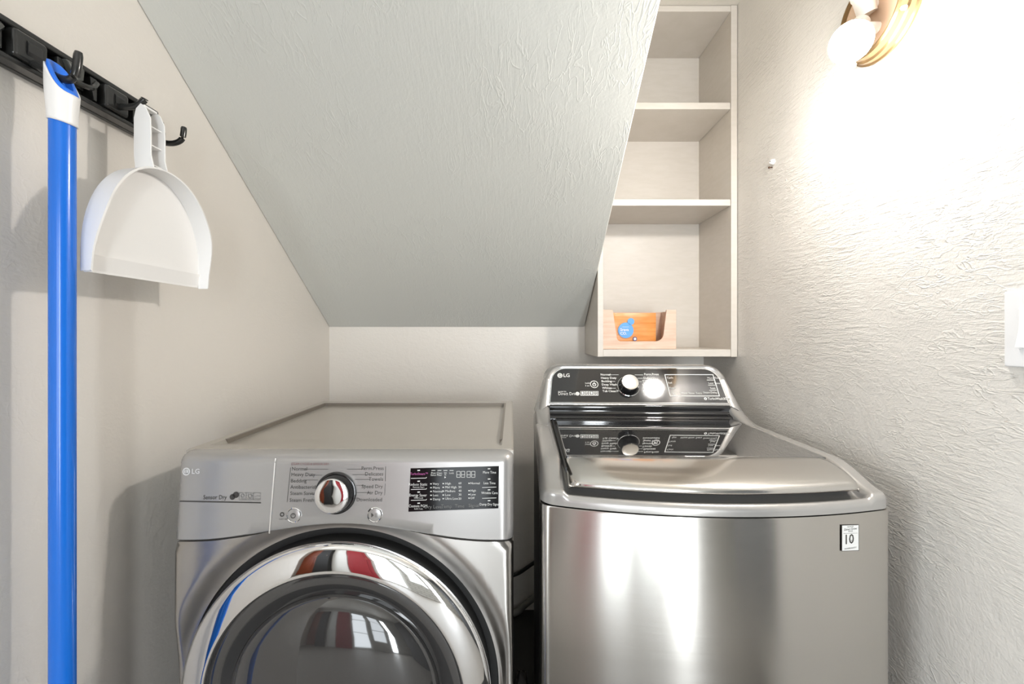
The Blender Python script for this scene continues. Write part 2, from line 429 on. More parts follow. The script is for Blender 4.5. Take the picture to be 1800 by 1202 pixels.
# top: rim with a shallow pressed recess that runs out towards the front
bm = NB()
tx = [-HW, -HW + .004, -.318, -.312, -.15, 0, .15, .312, .318, HW - .004, HW]
ty = [.043, .046, .075, .13, .2, .35, .5, .655, .661, .711, .715]
rows = []
for x in tx:
    row = []
    for y in ty:
        z = 0.980
        if x in (-HW, HW) or y in (.043, .715): z = 0.977
        if abs(x) <= .3121 and .129 < y <= .6551: z -= 0.010
        row.append((x, y, z))
    rows.append([(x, row[0][1], .962)] + row + [(x, row[-1][1], .962)])
grid(bm, rows)
bm2 = rows
box(bm, -HW, HW, .043, .715, .955, .9625)
obj('top_panel', bm, M_dtop, dryer, smooth=True, angle=20)
M_edge = mat('recess_shadow_paint', lin(128, 121, 112), .4, .3)  # darker paint on flush strips, standing in for shade along the recess edges
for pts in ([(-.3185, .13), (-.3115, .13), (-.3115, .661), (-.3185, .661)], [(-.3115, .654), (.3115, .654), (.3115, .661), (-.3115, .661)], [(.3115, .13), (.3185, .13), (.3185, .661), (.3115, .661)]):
    bm = NB(); prism(bm, pts, 'z', .968, .9803); obj('recess_shade_strip', bm, M_edge, dryer)
# steel front with the flared opening for the door
DXc, DZc, RG = -0.005, 0.508, 0.318
bm = NB(); rows = []; nth = 144
for i in range(nth):
    a = 2 * math.pi * i / nth; ca, sa = math.cos(a), math.sin(a)
    r = RG
    while True:
        x = DXc + r * ca; z = DZc + r * sa
        if abs(x) >= HW or z <= 0.10 or z >= arch(max(-HW, min(HW, x))) - 0.001: break
        r += 0.0008
    ro = r; row = []
    row.append((DXc + (RG - .002) * ca, 0.045, DZc + (RG - .002) * sa))
    for k in range(0, 13):
        t_ = k / 12; rr = RG + (ro - RG) * t_; x = DXc + rr * ca; z = DZc + rr * sa
        x = max(-HW, min(HW, x))
        dip = 0.020 * (1 - sstep((rr - RG) / 0.045))
        row.append((x, dip * 0.9 + corner(x, .016) + 0.001, z))
    x, y, z = row[-1]; row.append((x, 0.05, z)); rows.append(row)
grid(bm, rows, close_u=True)
obj('front_panel', bm, M_dsteel, dryer, smooth=True, angle=50)
bm = NB(); box(bm, -HW + .004, HW - .004, .006, .05, .02, .098); obj('kick_panel', bm, M_dsteel, dryer, bevel=.005)
# chrome piping either side of the control zone seam
PF = Plane(dryer, MD, (0, panel_y(.88), .88), (1, 0, 0), (0, panel_y(.955) - panel_y(.806), .955 - .806))
pr = Print(PF); pr.line([(485, 806), (484, 812), (474, 936)], 2.2); pr.done('trim_line', M_chrome, .0012)
# door: black gasket, chrome ring, dark window
door_e = bpy.data.objects.new('door', None)
bm = NB(); lathe(bm, [(.300, .030), (RG - .001, .030), (RG - .001, .0305)], (DXc, 0, DZc), (0, 1, 0), 96)
lathe(bm, [(.302, .035), (.302, -.004), (.296, -.010)], (DXc, 0, DZc), (0, 1, 0), 96)
door = obj('door', bm, M_black, dryer, smooth=True)
bm = NB(); lathe(bm, [(.300, .0), (.3035, -.006), (.3045, -.013), (.303, -.019), (.299, -.0235), (.294, -.0260), (.285, -.0288), (.270, -.0322), (.258, -.0345), (.253, -.0350), (.250, -.034), (.2485, -.030), (.2475, -.018)], (DXc, 0, DZc), (0, 1, 0), 128)
obj('chrome_ring', bm, M_chrome, door, smooth=True, angle=60)
bm = NB(); lathe(bm, [(.248, -.026), (.236, -.029), (.222, -.026), (.212, -.0215), (.206, -.020)], (DXc, 0, DZc), (0, 1, 0), 128)
obj('window_bezel', bm, M_window, door, smooth=True, angle=60)
bm = NB(); lathe(bm, [(.206, -.018), (.204, -.024), (.198, -.031), (.18, -.041), (.15, -.051), (.11, -.060), (.06, -.066), (.0, -.068)], (DXc, 0, DZc), (0, 1, 0), 96)
obj('window_glass', bm, M_window, door, smooth=True, angle=60)
# knob, buttons
def disc_at(plane, u, v): return plane.st(u, v)
kx, ky = PF.st(591.5, 866)
def on_panel(plane, prof, u, v, name, m, parent_plane=True, seg=48):
    x, y = plane.st(u, v); b = NB(); lathe(b, prof, (x, y, 0), (0, 0, 1), seg)
    o = obj(name, b, m, None, smooth=True, angle=45); plane.put(o, 0); return o
knob = on_panel(PF, [(.0405, -.001), (.0415, .001), (.0415, .003), (.039, .0045), (.0375, .0045), (.0365, .010), (.034, .022), (.033, .024)], 591, 866, 'knob', M_blackgl)
k2 = on_panel(PF, [(.0335, .020), (.0335, .0245), (.0325, .0258), (.0315, .0262), (.02, .0268), (0, .027)], 591, 866, 'knob_cap', M_chrome)
M_keep = k2.matrix_basis.copy(); k2.parent = knob; k2.matrix_basis = knob.matrix_basis.inverted() @ M_keep
for u, v in ((517, 905), (659, 904)):
    b_ = on_panel(PF, [(.0150, -.001), (.0150, .0022), (.0138, .0030), (.0126, .0022)], u, v, 'button', M_chrome, seg=36)
    c_ = on_panel(PF, [(.0127, .0005), (.0125, .0022), (.0110, .0028), (0, .0026)], u, v, 'button_face', M_dpanel, seg=36)
    Mk = c_.matrix_basis.copy(); c_.parent = b_; c_.matrix_basis = b_.matrix_basis.inverted() @ Mk
# display
pr = Print(PF); pr.poly([(718, 899), (876, 893), (877, 819), (722, 823)]); disp = pr.done('display', mat('display_black', (.008, .008, .009, 1), .08, 0.0, Specular_IOR_Level=.22), .0010)
def cycles_print():
    p = Print(PF)
    for s, u, v in (('Normal', 513, 824), ('Heavy Duty', 512, 834), ('Bedding', 511, 845), ('Antibacterial', 510.5, 856), ('Steam Sanitary\u2122', 510, 867), ('Steam Fresh\u2122', 509, 879)):
        p.text(s, u, v, 6.6)
    for s, u, v in (('Perm.Press', 675, 823), ('Delicates', 674, 833), ('Towels', 674, 842), ('Speed Dry', 673, 855), ('Air Dry', 672.5, 866), ('Downloaded', 672, 878)):
        p.text(s, u, v, 6.6, 'RIGHT')
    p.line([(511, 822), (505, 882)], .7); p.line([(678, 820), (677.5, 845)], .9); p.line([(677.5, 850), (676, 870)], .6)
    for a, b, v in ((535, 577, 824.5), (545, 566, 835), (534, 559, 843.5), (553, 556, 854), (545, 556, 868), (544, 557, 878)): p.line([(a, v), (b, v)], .6)
    for a, b, v in ((610, 641, 824.5), (620, 645, 834), (624, 650, 842.5), (626, 643, 853), (627, 652, 865.5), (628, 635, 877)): p.line([(a, v), (b, v)], .6)
    p.disc(496, 904, 4, 14, .55); p.text('hold 3 sec', 491, 912, 2.6)
    p.done('cycle_lettering', M_ink, .0006); p = Print(PF)
    p.disc(516.5, 905.5, 4.5, 20, .72); p.line([(516.5, 901.5), (516.5, 905)], .9)
    p.poly([(653.5, 900.5), (653.5, 908.5), (658, 904.5)])
    for u in (660.8, 663.2): p.line([(u, 901), (u, 908)], .8)
    return p.done('button_icons', M_ink, .0033)
cycles_print()
p = Print(PF); p.text('STEAM CYCLES & SENSOR DRY', 512, 815.5, 4.2, squeeze=.86); p.done('heading_lettering', M_inkred)
p = Print(PF); p.text('Sensor Dry', 357.5, 874, 8.2, squeeze=.82)
p.line([(317, 880.6), (458, 883.4)], 2.0)
p.disc(409, 873, 5); p.disc(415, 869.5, 5.4)
p.done('sensor_lettering', M_ink)
p = Print(PF)
for u in (421, 433, 446): p.line([(u, 866), (u + 12, 866), (u + 11.5, 878.5), (u - .5, 878.5), (u, 866)], .6)
p.disc(426.5, 871, 3.4, 16, .7); p.disc(439.5, 871.5, 4.2, 5, .72); p.line([(448, 873), (453, 871), (457, 872)], .8)
for u in (423, 435, 448): p.line([(u, 876.5), (u + 8, 876.5)], .8)
p.done('icon_print', M_dim)
p = Print(PF); p.disc(328, 828.5, 6.8); p.text('LG', 337, 828.5, 9, bold=.012, squeeze=1.0); p.done('logo', mat('logo_silver', lin(232, 232, 232), .25, .4))
p = Print(PF); p.line([(327.5, 825), (327.5, 831.5), (331, 831.5)], 1.0); p.disc(328, 828.5, 4.6, 24, .84); p.done('logo_emblem_lines', M_dim, .0011)
# display print
p = Print(PF)
for s, v in (('Reduce Static', 851), ('Energy Saver', 870), ('Custom PGM', 889)):
    p.text(s, 735, v, 5.0, 'CENTER', squeeze=.9); p.text('Remote Start' if v == 851 else 'Child Lock' if v == 870 else 'hold 3 sec', 736, v + 4.8, 2.8, 'CENTER')
for v in (826.5, 845.5, 864.5, 884): p.poly([(734, v - 1), (738.5, v - 1.2), (738.5, v + .7), (734, v + 1)])
for v in (840, 859.5, 878.5): p.line([(723, v + .4), (749, v - .2), (750, v - 1.5)], 1.0)
for s, v in (('Very', 850), ('More', 856.7), ('Normal', 863.3), ('Less', 870), ('Damp', 877)):
    p.text(s, 761, v, 4.2); p.poly([(756.5, v - .9), (759.2, v - .9), (759.2, v + .9), (756.5, v + .9)])
for s, v in (('High', 849.5), ('Mid High', 856), ('Medium', 862.7), ('Low', 869.5), ('Ultra Low', 876)):
    p.text(s, 782.5, v, 4.2); p.poly([(778, v - .9), (780.7, v - .9), (780.7, v + .9), (778, v + .9)])
for s, v in (('60', 849), ('50', 855.7), ('40', 862.3), ('30', 869), ('20', 876)): p.text(s, 806, v, 4.0)
for s, v in (('Normal', 849), ('High', 862), ('Low', 868.6), ('Off', 875)):
    p.text(s, 827, v, 4.0); p.poly([(823.4, v - .9), (826, v - .9), (826, v + .9), (823.4, v + .9)])
for s, v in (('More Time', 830), ('Less Time', 848.7), ('Wrinkle Care', 866), ('Damp Dry Signal', 886)):
    p.text(s, 860.5, v, 4.6, 'CENTER', squeeze=.84)
for v in (823.5, 841.5, 860.5, 879.5): p.poly([(857.5, v - .8), (862, v - .9), (862, v + .7), (857.5, v + .9)])
for v in (856, 875): p.line([(848, v + .4), (872, v - .4)], .9)
for i, (a, b) in enumerate((('Flow', 'Sense'), ('Clean', 'Filter'), ('Wi', 'Fi'), ('Lock', ''))):
    u = 762 + i * 10.6; p.text(a, u, 831, 3.2, 'CENTER'); p.text(b, u, 834.6, 3.2, 'CENTER'); p.line([(u - 3, 826.5), (u + 3, 826.5)], 1.0)
p.disc(782.5, 838.5, 2.0, 3)
for u in (803, 811, 821, 829):
    p.line([(u, 834), (u + 6, 834), (u + 6, 838.5), (u, 838.5), (u, 834), (u, 828), (u + 6, 828), (u + 6, 834)], .7)
p.done('display_lettering', M_white, .0014)
p = Print(PF); p.text('TurboSteam\u2122', 737, 832.5, 4.4, 'CENTER', squeeze=.9); p.done('steam_lettering', M_pink, .0014)
p = Print(PF); p.text('Dry Level', 762.5, 890.5, 6.2, 'CENTER'); p.text('Temp', 785, 889.5, 6.2, 'CENTER'); p.text('Time', 808, 889, 6.2, 'CENTER'); p.text('Signal', 833, 888, 6.2, 'CENTER')
p.done('setting_lettering', M_dim, .0014)

# ------------------------------------------------------------------ washer
WO = Vector((0.399, 0.866, 0.0)); WR = R(-1.8)
washer = thing('washer', 'stainless top-loading washer with black glass lid and sloped black console, against the right wall', 'washer', WO, WR)
MW = Matrix.Translation(WO) @ Matrix.Rotation(WR, 4, 'Z')
BOW = 0.055
def bow(x): return -BOW * (1 - (x / HW) ** 2)
def wc(x, r=0.018):
    e = HW - abs(x)
    return 0 if e >= r else r - math.sqrt(max(0, r * r - (r - e) ** 2))
wxs = sorted(set([round(s * (HW - d), 5) for d in (0, .0006, .002, .005, .009, .014, .02, .026) for s in (-1, 1)] + [round(-.31 + .62 * i / 44, 5) for i in range(45)]))
bm = NB(); rows = []
for x in wxs:
    y = bow(x) + wc(x); rows.append([(x, y + .02, .06), (x, y, .064), (x, y, .30), (x, y, .60), (x, y, .876), (x, y + .0015, .8795), (x, y + .02, .8805)])
rows = [[(rows[0][0][0], .05, z) for _, _, z in rows[0]]] + rows + [[(rows[-1][0][0], .05, z) for _, _, z in rows[-1]]]
grid(bm, rows); obj('front_panel', bm, M_wsteel, washer, smooth=True, angle=50)
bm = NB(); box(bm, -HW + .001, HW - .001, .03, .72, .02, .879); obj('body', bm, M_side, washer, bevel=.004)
for sx in (-.28, .28):
    for yy in (.08, .64):
        bm = NB(); lathe(bm, [(0, 0), (.022, 0), (.018, .021), (0, .021)], (sx, yy, 0), (0, 0, 1), 14); obj('foot', bm, M_black, washer)
# deck: silver surround, falling away at the front, with the hand pocket under the lid
def deck_z(x, t):
    e = HW - abs(x)
    z = 0.9465 - 0.034 * (1 - sstep(t / .15)) ** 1.15 if t < .15 else 0.9465
    if e < .022: z -= 0.022 - math.sqrt(max(0, .022 ** 2 - (.022 - e) ** 2)) * 1.0
    if t < .012: z -= 0.012 - math.sqrt(max(0, .012 ** 2 - (.012 - t) ** 2))
    ins = sstep((.300 - abs(x)) / .014)
    z -= ins * (0.0085 * (1 - sstep((t - .10) / .06)) + 0.013 * sstep((t - .010) / .016))
    return z
bm = NB(); rows = []
dts = [0, .0008, .0025, .005, .008, .012, .016, .020, .026, .034, .045, .06, .08, .1, .12, .15, .2, .3, .4, .5, .6, .7, .77]
dxs = sorted(set([round(s * (HW - d), 5) for d in (0, .0006, .002, .004, .007, .011, .016, .022, .03, .038, .043, .047, .05, .054, .058, .065) for s in (-1, 1)] + [round(-.27 + .54 * i / 36, 5) for i in range(37)]))
for x in dxs:
    f = bow(x) + wc(x, .03) - .003; back = .72
    row = [(x, f + .01, .883), (x, f, .884)]
    for t_ in dts:
        y = f + t_ * (back - f) / .77; row.append((x, y, deck_z(x, t_ )))
    row.append((x, back, .884)); rows.append(row)
r0 = [(x, y, .883) for x, y, z in rows[0]]; r1 = [(x, y, .883) for x, y, z in rows[-1]]
grid(bm, [r0] + rows + [r1]); obj('deck', bm, M_wdeck, washer, smooth=True, angle=50)
# lid: dark glass and the curved steel front with its hand lip
LX0, LX1 = -.286, .287
bm = NB()
poly = [(LX0 + .004, .104), (LX1, .104), (LX1 - .004, .548), (LX0 + .01, .548)]
prism(bm, poly, 'z', .938, .9515)
lid = obj('lid', bm, M_lidglass, washer, bevel=.002)
prof = [(.16, .940), (.16, .951), (.155, .9522), (.12, .9510), (.085, .9475), (.055, .9425), (.034, .9375), (.022, .9335), (.012, .9285), (.008, .9225), (.010, .9175), (.017, .9150), (.030, .9155)]
bm = NB(); rows = []
n = 48
for i in range(n + 1):
    x = LX0 + (LX1 - LX0) * i / n; e = min(x - LX0, LX1 - x)
    dr = 0 if e > .02 else (.02 - math.sqrt(max(0, .02 ** 2 - (.02 - e) ** 2)))
    f = bow(x); row = []
    for (t_, z) in prof:
        k = (.16 - t_) / .16
        y = .103 * (1 - k) + (f + .0 + .008) * k if t_ < .16 else .103
        row.append((x, y + dr * .6 * k, max(.909, z - dr * .45)))
    rows.append(row)
r0 = [(LX0 + .001, y, .909) for _, y, z in rows[0]]; r1 = [(LX1 - .001, y, .909) for _, y, z in rows[-1]]
grid(bm, [r0] + rows + [r1])
obj('lid_front', bm, M_wlid, lid, smooth=True, angle=60)
for sx, xx in ((1, LX1 + .004),):
    bm = NB(); prism(bm, [(xx - .003, .16), (xx + .002, .16), (xx + .002, .55), (xx - .003, .55)], 'z', .944, .9478); obj('lid_seam', bm, M_black, lid)
bm = NB(); prism(bm, [(LX0 - .004, .03), (LX0 - .0005, .03), (LX0 + .003, .55), (LX0 - .001, .55)], 'z', .936, .9462); obj('lid_seam', bm, M_black, lid)
# console
CT = R(32.3)                                   # lean of the control face
cy0, cz0 = .582, .990                          # lower front edge of the face
def face_pt(x, h, d=0.0):                      # h up the face, d proud of it
    return (x, cy0 + h * math.sin(CT) - d * math.cos(CT), cz0 + h * math.cos(CT) + d * math.sin(CT))
def rtrap(wb, wt, h0, h1, r, n=9, rb=0.0):
    """outline (x,h) with rounded upper corners, bottom half-width wb, top wt"""
    pts = [(-wb, h0)]
    k = (wb - wt) / (h1 - h0)
    for i in range(n + 1):
        a = math.pi - math.pi / 2 * i / n
        pts.append((-wt - 0.0 + r + r * math.cos(a), h1 - r + r * math.sin(a)))
    for i in range(n + 1):
        a = math.pi / 2 - math.pi / 2 * i / n
        pts.append((wt - r + r * math.cos(a), h1 - r + r * math.sin(a)))
    pts.append((wb, h0)); return pts
bm = NB()
out = rtrap(.338, .306, -.045, .147, .062)
inn = rtrap(.300, .289, -.006, .135, .052)
rows = []
back = []
for (x, h) in out:
    p = face_pt(x, h); back.append((x * 1.012, .70, p[2]))
def lerp(a, b, t): return tuple(a[i] + (b[i] - a[i]) * t for i in range(3))
F0 = [face_pt(x, h, .002) for x, h in inn]
F1 = [face_pt(x * .6 + X * .4, h * .6 + H * .4, .008) for (x, h), (X, H) in zip(inn, out)]
F2 = [face_pt(x * .15 + X * .85, h * .15 + H * .85, .004) for (x, h), (X, H) in zip(inn, out)]
F3 = [face_pt(X, H, -.006) for (X, H) in out]
F4 = [face_pt(X, H, -.03) for (X, H) in out]
V = grid(bm, [F0, F1, F2, F3, F4, back])
bm.faces.new(V[0])
bm.faces.new([V[k][0] for k in range(6)] + [V[k][-1] for k in range(5, -1, -1)])
bm.faces.new(V[5])
console = obj('console', bm, M_wdeck, washer, smooth=True, angle=60)
# arms sweeping forward from the console down to the deck
for s in (-1, 1):
    bm = NB(); rows = []
    for k in range(9):
        t_ = k / 8; y = .60 - .15 * t_; top = .940 + .050 * (1 - t_) ** 2.2 + .007
        xo = s * .341; xi = s * (.292 + .004 * t_)
        rows.append([(xi, y, .938), (xi, y, top - .006), (xi + s * .008, y, top), (xo - s * .012, y, top - .002), (xo - s * .002, y, top - .016), (xo, y, .930)])
    V = grid(bm, rows); bm.faces.new([v for v in V[0]]); bm.faces.new([v for v in V[-1]][::-1])
    obj('console_arm', bm, M_wdeck, washer, smooth=True, angle=70)
# glossy cove between face and lid
bm = NB(); rows = []
cp = [(.590, .990), (.578, .9885), (.574, .984), (.5745, .977), (.577, .970), (.576, .964), (.570, .959), (.562, .956), (.553, .9545), (.550, .950), (.550, .940)]
for x in (-.292, -.2, -.1, 0, .1, .2, .295):
    rows.append([(x, y, z) for y, z in cp])
grid(bm, rows); obj('cove', bm, M_blackgl, console, smooth=True, angle=60)
bm = NB(); pf = rtrap(.293, .2845, .002, .131, .050)
A = [bm.verts.new(face_pt(x, h, .0045)) for x, h in pf]; B = [bm.verts.new(face_pt(x, h, -.004)) for x, h in pf]
bm.faces.new(A)
for i in range(len(A)): bm.faces.new((A[i], B[i], B[(i + 1) % len(A)], A[(i + 1) % len(A)]))
obj('console_face', bm, M_blackgl, console)
PW = Plane(washer, MW, face_pt(0, .05, .0046), (1, 0, 0), (0, math.sin(CT), math.cos(CT)))
bm = NB()
ol = [face_pt(x, h, .0052) for x, h in pf]; il = [face_pt(x * .992, .066 + (h - .066) * .972, .0052) for x, h in pf]
Vv = grid(bm, [ol, il], close_v=True); obj('chrome_outline', bm, M_chrome, console)
# knob
kb = on_panel(PW, [(.0355, .0), (.0360, .002), (.0345, .004), (.0330, .004), (.031, .012), (.0285, .030), (.0275, .032)], 1104.5, 679, 'knob', M_blackgl)
kc = on_panel(PW, [(.0280, .028), (.0282, .0325), (.0270, .0345), (.0262, .0342), (.013, .0338), (0, .0336)], 1104.5, 679, 'knob_cap', mat('brushed_knob_face', (.72, .70, .67, 1), .22, 1.0))
Mk = kc.matrix_basis.copy(); kc.parent = kb; kc.matrix_basis = kb.matrix_basis.inverted() @ Mk
kr = on_panel(PW, [(.0362, .0), (.0368, .0022), (.0355, .0030)], 1104.5, 679, 'knob_ring', M_chrome)
Mk = kr.matrix_basis.copy(); kr.parent = kb; kr.matrix_basis = kb.matrix_basis.inverted() @ Mk
p = Print(PW); p.disc(984.3, 660, 4.6); p.text('LG', 990, 660, 6.2, bold=.02); p.done('logo', M_white)
p = Print(PW); p.disc(984.3, 660, 3.1, 24, .8); p.line([(984, 657.6), (984, 662), (986.6, 662)], .8); p.done('logo_emblem_lines', M_dim, .0011)
p = Print(PW)
p.disc(1044.5, 675.5, 7.2, 32, .84); p.disc(1044.5, 676, 3.4, 20, .62); p.line([(1044.5, 672), (1044.5, 675.5)], 1.0)
p.text('hold', 1032.5, 673.5, 3.0, 'CENTER'); p.text('3 sec', 1032.5, 678, 2.6, 'CENTER')
p.text('INVERTER', 981, 688.6, 2.2); p.text('Direct Drive', 981, 692.2, 5.4, squeeze=.84)
p.disc(1015, 692, 3.6)
for i in range(4):
    u = 1020.5 + i * 8; p.line([(u, 688), (u + 7, 688), (u + 7, 695), (u, 695), (u, 688)], .8); p.disc(u + 3.5, 690.8, 2.2, 12, .5 if i % 2 else 0); p.line([(u + .5, 694), (u + 6.5, 694)], 1.0)
for s, u, v in (('Normal', 1055.5, 658.6), ('Heavy Duty', 1056, 664.4), ('Bedding', 1057, 670.2), ('Deep Wash', 1057.5, 676), ('Whites', 1058.5, 682), ('Tub Clean\u2122', 1059, 687.6)):
    p.text(s, u, v, 3.7, bold=.012)
for a, b, v in ((1069, 1087, 658.8), (1077, 1083, 664.6), (1072, 1081, 670.4), (1077, 1081, 676.4), (1071, 1082, 682.4), (1080, 1086, 688.4)): p.line([(a, v), (b, v)], .6)
for s, u, v in (('Perm.Press', 1132, 658), ('Delicates', 1131, 664.6), ('Towels', 1129, 670.6), ('Sportswear', 1129, 676.8), ('Speed Wash', 1130, 683), ('Downloaded', 1130, 689)):
    p.text(s, u, v, 3.7, bold=.012)
for a, b, v in ((1116, 1130, 659), (1121, 1130, 665), (1124, 1128, 671)): p.line([(a, v), (b, v)], .6)
p.disc(1153, 679, 7.2, 32, .84); p.poly([(1150, 676), (1150, 682), (1153.4, 679)]); p.line([(1155, 676.4), (1155, 681.6)], .8)
p.line([(1168.5, 658.6), (1253, 658.6), (1264.5, 696), (1178, 696), (1168.5, 658.6)], 1.2)
for s, u, v in (('Cycle', 1172, 664), ('Soil', 1174, 673), ('Temp', 1176, 682), ('Spin', 1181, 691), ('Water', 1196, 691), ('Rinse', 1210, 691), ('Extra', 1223, 691), ('Steam', 1236, 690), ('Delay', 1249, 690)): p.text(s, u, v, 3.2)
for s, u, v in (('More Time', 1243, 664.5), ('Less Time', 1245, 673.6), ('Soak', 1248, 682.5)): p.text(s, u, v, 3.2)
for u, v in ((1243, 668), (1245, 677), (1247, 686)): p.line([(u, v), (u + 12, v)], .9)
p.disc(1240, 700.8, 2.6, 14, .4); p.text('TurboWash3D\u2122', 1244, 700.9, 4.2, squeeze=.86, bold=.01)
p.done('console_lettering', M_white)
# warranty sticker on the front
bx_ = .262; by_ = bow(bx_); sl = math.atan(2 * BOW * bx_ / HW ** 2)
PS = Plane(washer, MW, (bx_, by_ - .0005, .83), (math.cos(sl), math.sin(sl), 0), (0, 0, 1))
p = Print(PS); p.poly([(1478.5, 968.6), (1509.5, 967.4), (1509.5, 921.4), (1478.5, 922.2)]); p.done('sticker_edge', M_ink, .0006)
p = Print(PS); p.poly([(1479.6, 967.6), (1508.4, 966.4), (1508.4, 922.4), (1479.6, 923.2)]); p.done('sticker', M_white, .0009, 'white warranty sticker reading 10')
p = Print(PS); p.text('10', 1482, 949, 17.5, bold=.01, squeeze=.94); p.text('Direct Drive', 1494, 929.4, 4.3, 'CENTER', squeeze=.9)
p.text('INVERTER', 1494, 925.2, 2.2, 'CENTER'); p.text('MOTOR', 1494, 933.4, 2.0, 'CENTER'); p.line([(1482, 937), (1506, 936.4)], .4)
p.text('YEAR', 1497.4, 949.4, 2.2, 'CENTER'); p.text('WARRANTY', 1494, 963, 2.8, 'CENTER', squeeze=1.25); p.done('sticker_lettering', M_ink, .0012)

# ------------------------------------------------------------------ built-in shelf cabinet
KX0, KX1, KY0, KY1 = .323, .848, 1.653, 1.943
KZ0, KZ1 = 1.136, 2.460
cab = thing('shelf_cabinet', 'white painted open shelf cabinet on the wall above the washer', 'shelf', (KX0, KY0, KZ0))
def kbox(name, x0, x1, y0, y1, z0, z1, **k):
    bm = NB(); box(bm, x0 - KX0, x1 - KX0, y0 - KY0, y1 - KY0, z0 - KZ0, z1 - KZ0); return obj(name, bm, M_shelf, cab, bevel=.0012, **k)
TH = .021
kbox('side_board', KX0, KX0 + TH, KY0, KY1, KZ0, KZ1)
kbox('side_board', KX1 - .023, KX1, KY0 - .002, KY1, KZ0, KZ1)
kbox('bottom_board', KX0 + TH, KX1 - .023, KY0 + .001, KY1, KZ0 + .001, KZ0 + .028)
kbox('top_board', KX0 + TH, KX1 - .023, KY0 + .001, KY1, KZ1 - .022, KZ1)
kbox('back_board', KX0 + TH, KX1 - .023, KY1 - .010, KY1, KZ0 + .028, KZ1 - .022)
kbox('shelf_board', KX0 + TH + .001, KX1 - .024, KY0 + .001, KY1 - .0105, 1.706, 1.730)
kbox('shelf_board', KX0 + TH + .001, KX1 - .024, KY0 + .001, KY1 - .0105, 2.070, 2.095)

# wooden tray box and the orange packet standing in it
tb = world(1125, 617, 1.672)
bz = KZ0 + .0285
box_t = thing('tray_box', 'pale wood tray box with a U-shaped cut-out front on the bottom shelf', 'box', (0.486, 1.675, bz), R(1.0))
BW, BH, BD = .142, .150, .150
bm = NB()
pts = [(-BW, 0), (BW, 0), (BW, BH), (BW - .037, BH)]
for k in range(9):
    a = R(0 - 90 * k / 8); pts.append((BW - .048 - .030 + .030 * math.cos(a), .030 + .030 + .030 * math.sin(a)))
for k in range(9):
    a = R(270 - 90 * k / 8); pts.append((-BW + .056 + .016 + .016 * math.cos(a), .030 + .016 + .016 * math.sin(a)))
pts += [(-BW + .041, BH - .004), (-BW + .037, BH)]
pts.append((-BW, BH))
prism(bm, pts, 'y', 0, .008); obj('front_board', bm, M_boxwood, box_t, bevel=.001)
for s in (-1, 1):
    bm = NB(); a, b = sorted((s * BW, s * (BW - .008))); box(bm, a, b, .0085, BD, 0, BH - .002); obj('side_board', bm, M_boxwood, box_t, bevel=.001)
bm = NB(); box(bm, -BW + .008, BW - .008, .0085, BD - .008, 0, .008); obj('bottom_board', bm, M_boxwood, box_t)
bm = NB(); box(bm, -BW + .008, BW - .008, BD - .008, BD, 0, BH - .002); obj('back_board', bm, M_boxwood, box_t)
PKO = Vector((.486 - .018, 1.675 + .0135, bz + .0085))
pk = thing('packet', 'orange packet with a blue round label inside the wooden tray box', 'packet', PKO, R(1.0))
bm = NB(); rows = []
for i in range(15):
    x = -.110 + .200 * i / 14; row = []
    for j in range(9):
        z = .131 * j / 8; pf_ = math.sin(math.pi * i / 14) ** .5 * math.sin(math.pi * min(1, j / 8 * .9 + .1)) ** .5
        row.append((x, .010 - .008 * pf_ + .001 * math.sin(i * 1.7 + j), z))
    rows.append(row)
back_rows = [[(x, .050 - (y - .01), z) for x, y, z in row] for row in rows]
V1 = grid(bm, rows); V2 = grid(bm, back_rows)
nI, nJ = 15, 9
for i in range(nI - 1):
    bm.faces.new((V1[i][0], V1[i + 1][0], V2[i + 1][0], V2[i][0])); bm.faces.new((V1[i][-1], V1[i + 1][-1], V2[i + 1][-1], V2[i][-1]))
for j in range(nJ - 1):
    bm.faces.new((V1[0][j], V1[0][j + 1], V2[0][j + 1], V2[0][j])); bm.faces.new((V1[-1][j], V1[-1][j + 1], V2[-1][j + 1], V2[-1][j]))
obj('packet_body', bm, M_orange, pk, smooth=True)
MP = Matrix.Translation(PKO) @ Matrix.Rotation(R(1.0), 4, 'Z')
PP = Plane(pk, MP, (0, -.0005, .06), (1, 0, 0), (0, 0, 1))
p = Print(PP); p.disc(1100, 580.5, 13.6, 36); p.disc(1109, 565, 6, 20); p.done('round_label', M_sky, .0006)
p = Print(PP); p.text('Srava', 1090, 579.5, 5.2, bold=.02); p.text('CO.', 1090, 586, 5.0, bold=.02); p.line([(1094, 574.6), (1105, 574.6)], .5); p.disc(1116, 595.6, 2.2, 18); p.done('label_lettering', M_white, .0014)
p = Print(PP); p.disc(1116, 595.6, 3.7, 24, .62); p.done('round_mark', mat('navy_print', lin(62, 74, 128), .5), .0014)

# ------------------------------------------------------------------ tool rail, mop, dustpan on the left wall
RZ0, RZ1 = 1.643, 1.708
rail = thing('tool_rail', 'long black plastic tool holder rail on the left wall', 'tool rail', (XL, 0.70, RZ0))
def rl(x, y, z): return (x - XL, y - 0.70, z - RZ0)
def rbox(name, x0, x1, y0, y1, z0, z1, m=M_rail, bevel=.003, parent=rail):
    bm = NB(); box(bm, x0 - XL, x1 - XL, y0 - .70, y1 - .70, z0 - RZ0, z1 - RZ0); return obj(name, bm, m, parent, bevel=bevel)
RY0, RY1 = 0.46, 1.012
bm = NB(); prism(bm, [(RY0, RZ0 + .012), (RY0 + .015, RZ0), (RY1 - .045, RZ0), (RY1, RZ0 + .018), (RY1, RZ1 - .022), (RY1 - .03, RZ1 - .004), (RY1 - .06, RZ1), (RY0, RZ1)], 'x', XL + .001, XL + .012)
for v in bm.verts: v.co = Vector(rl(*v.co))
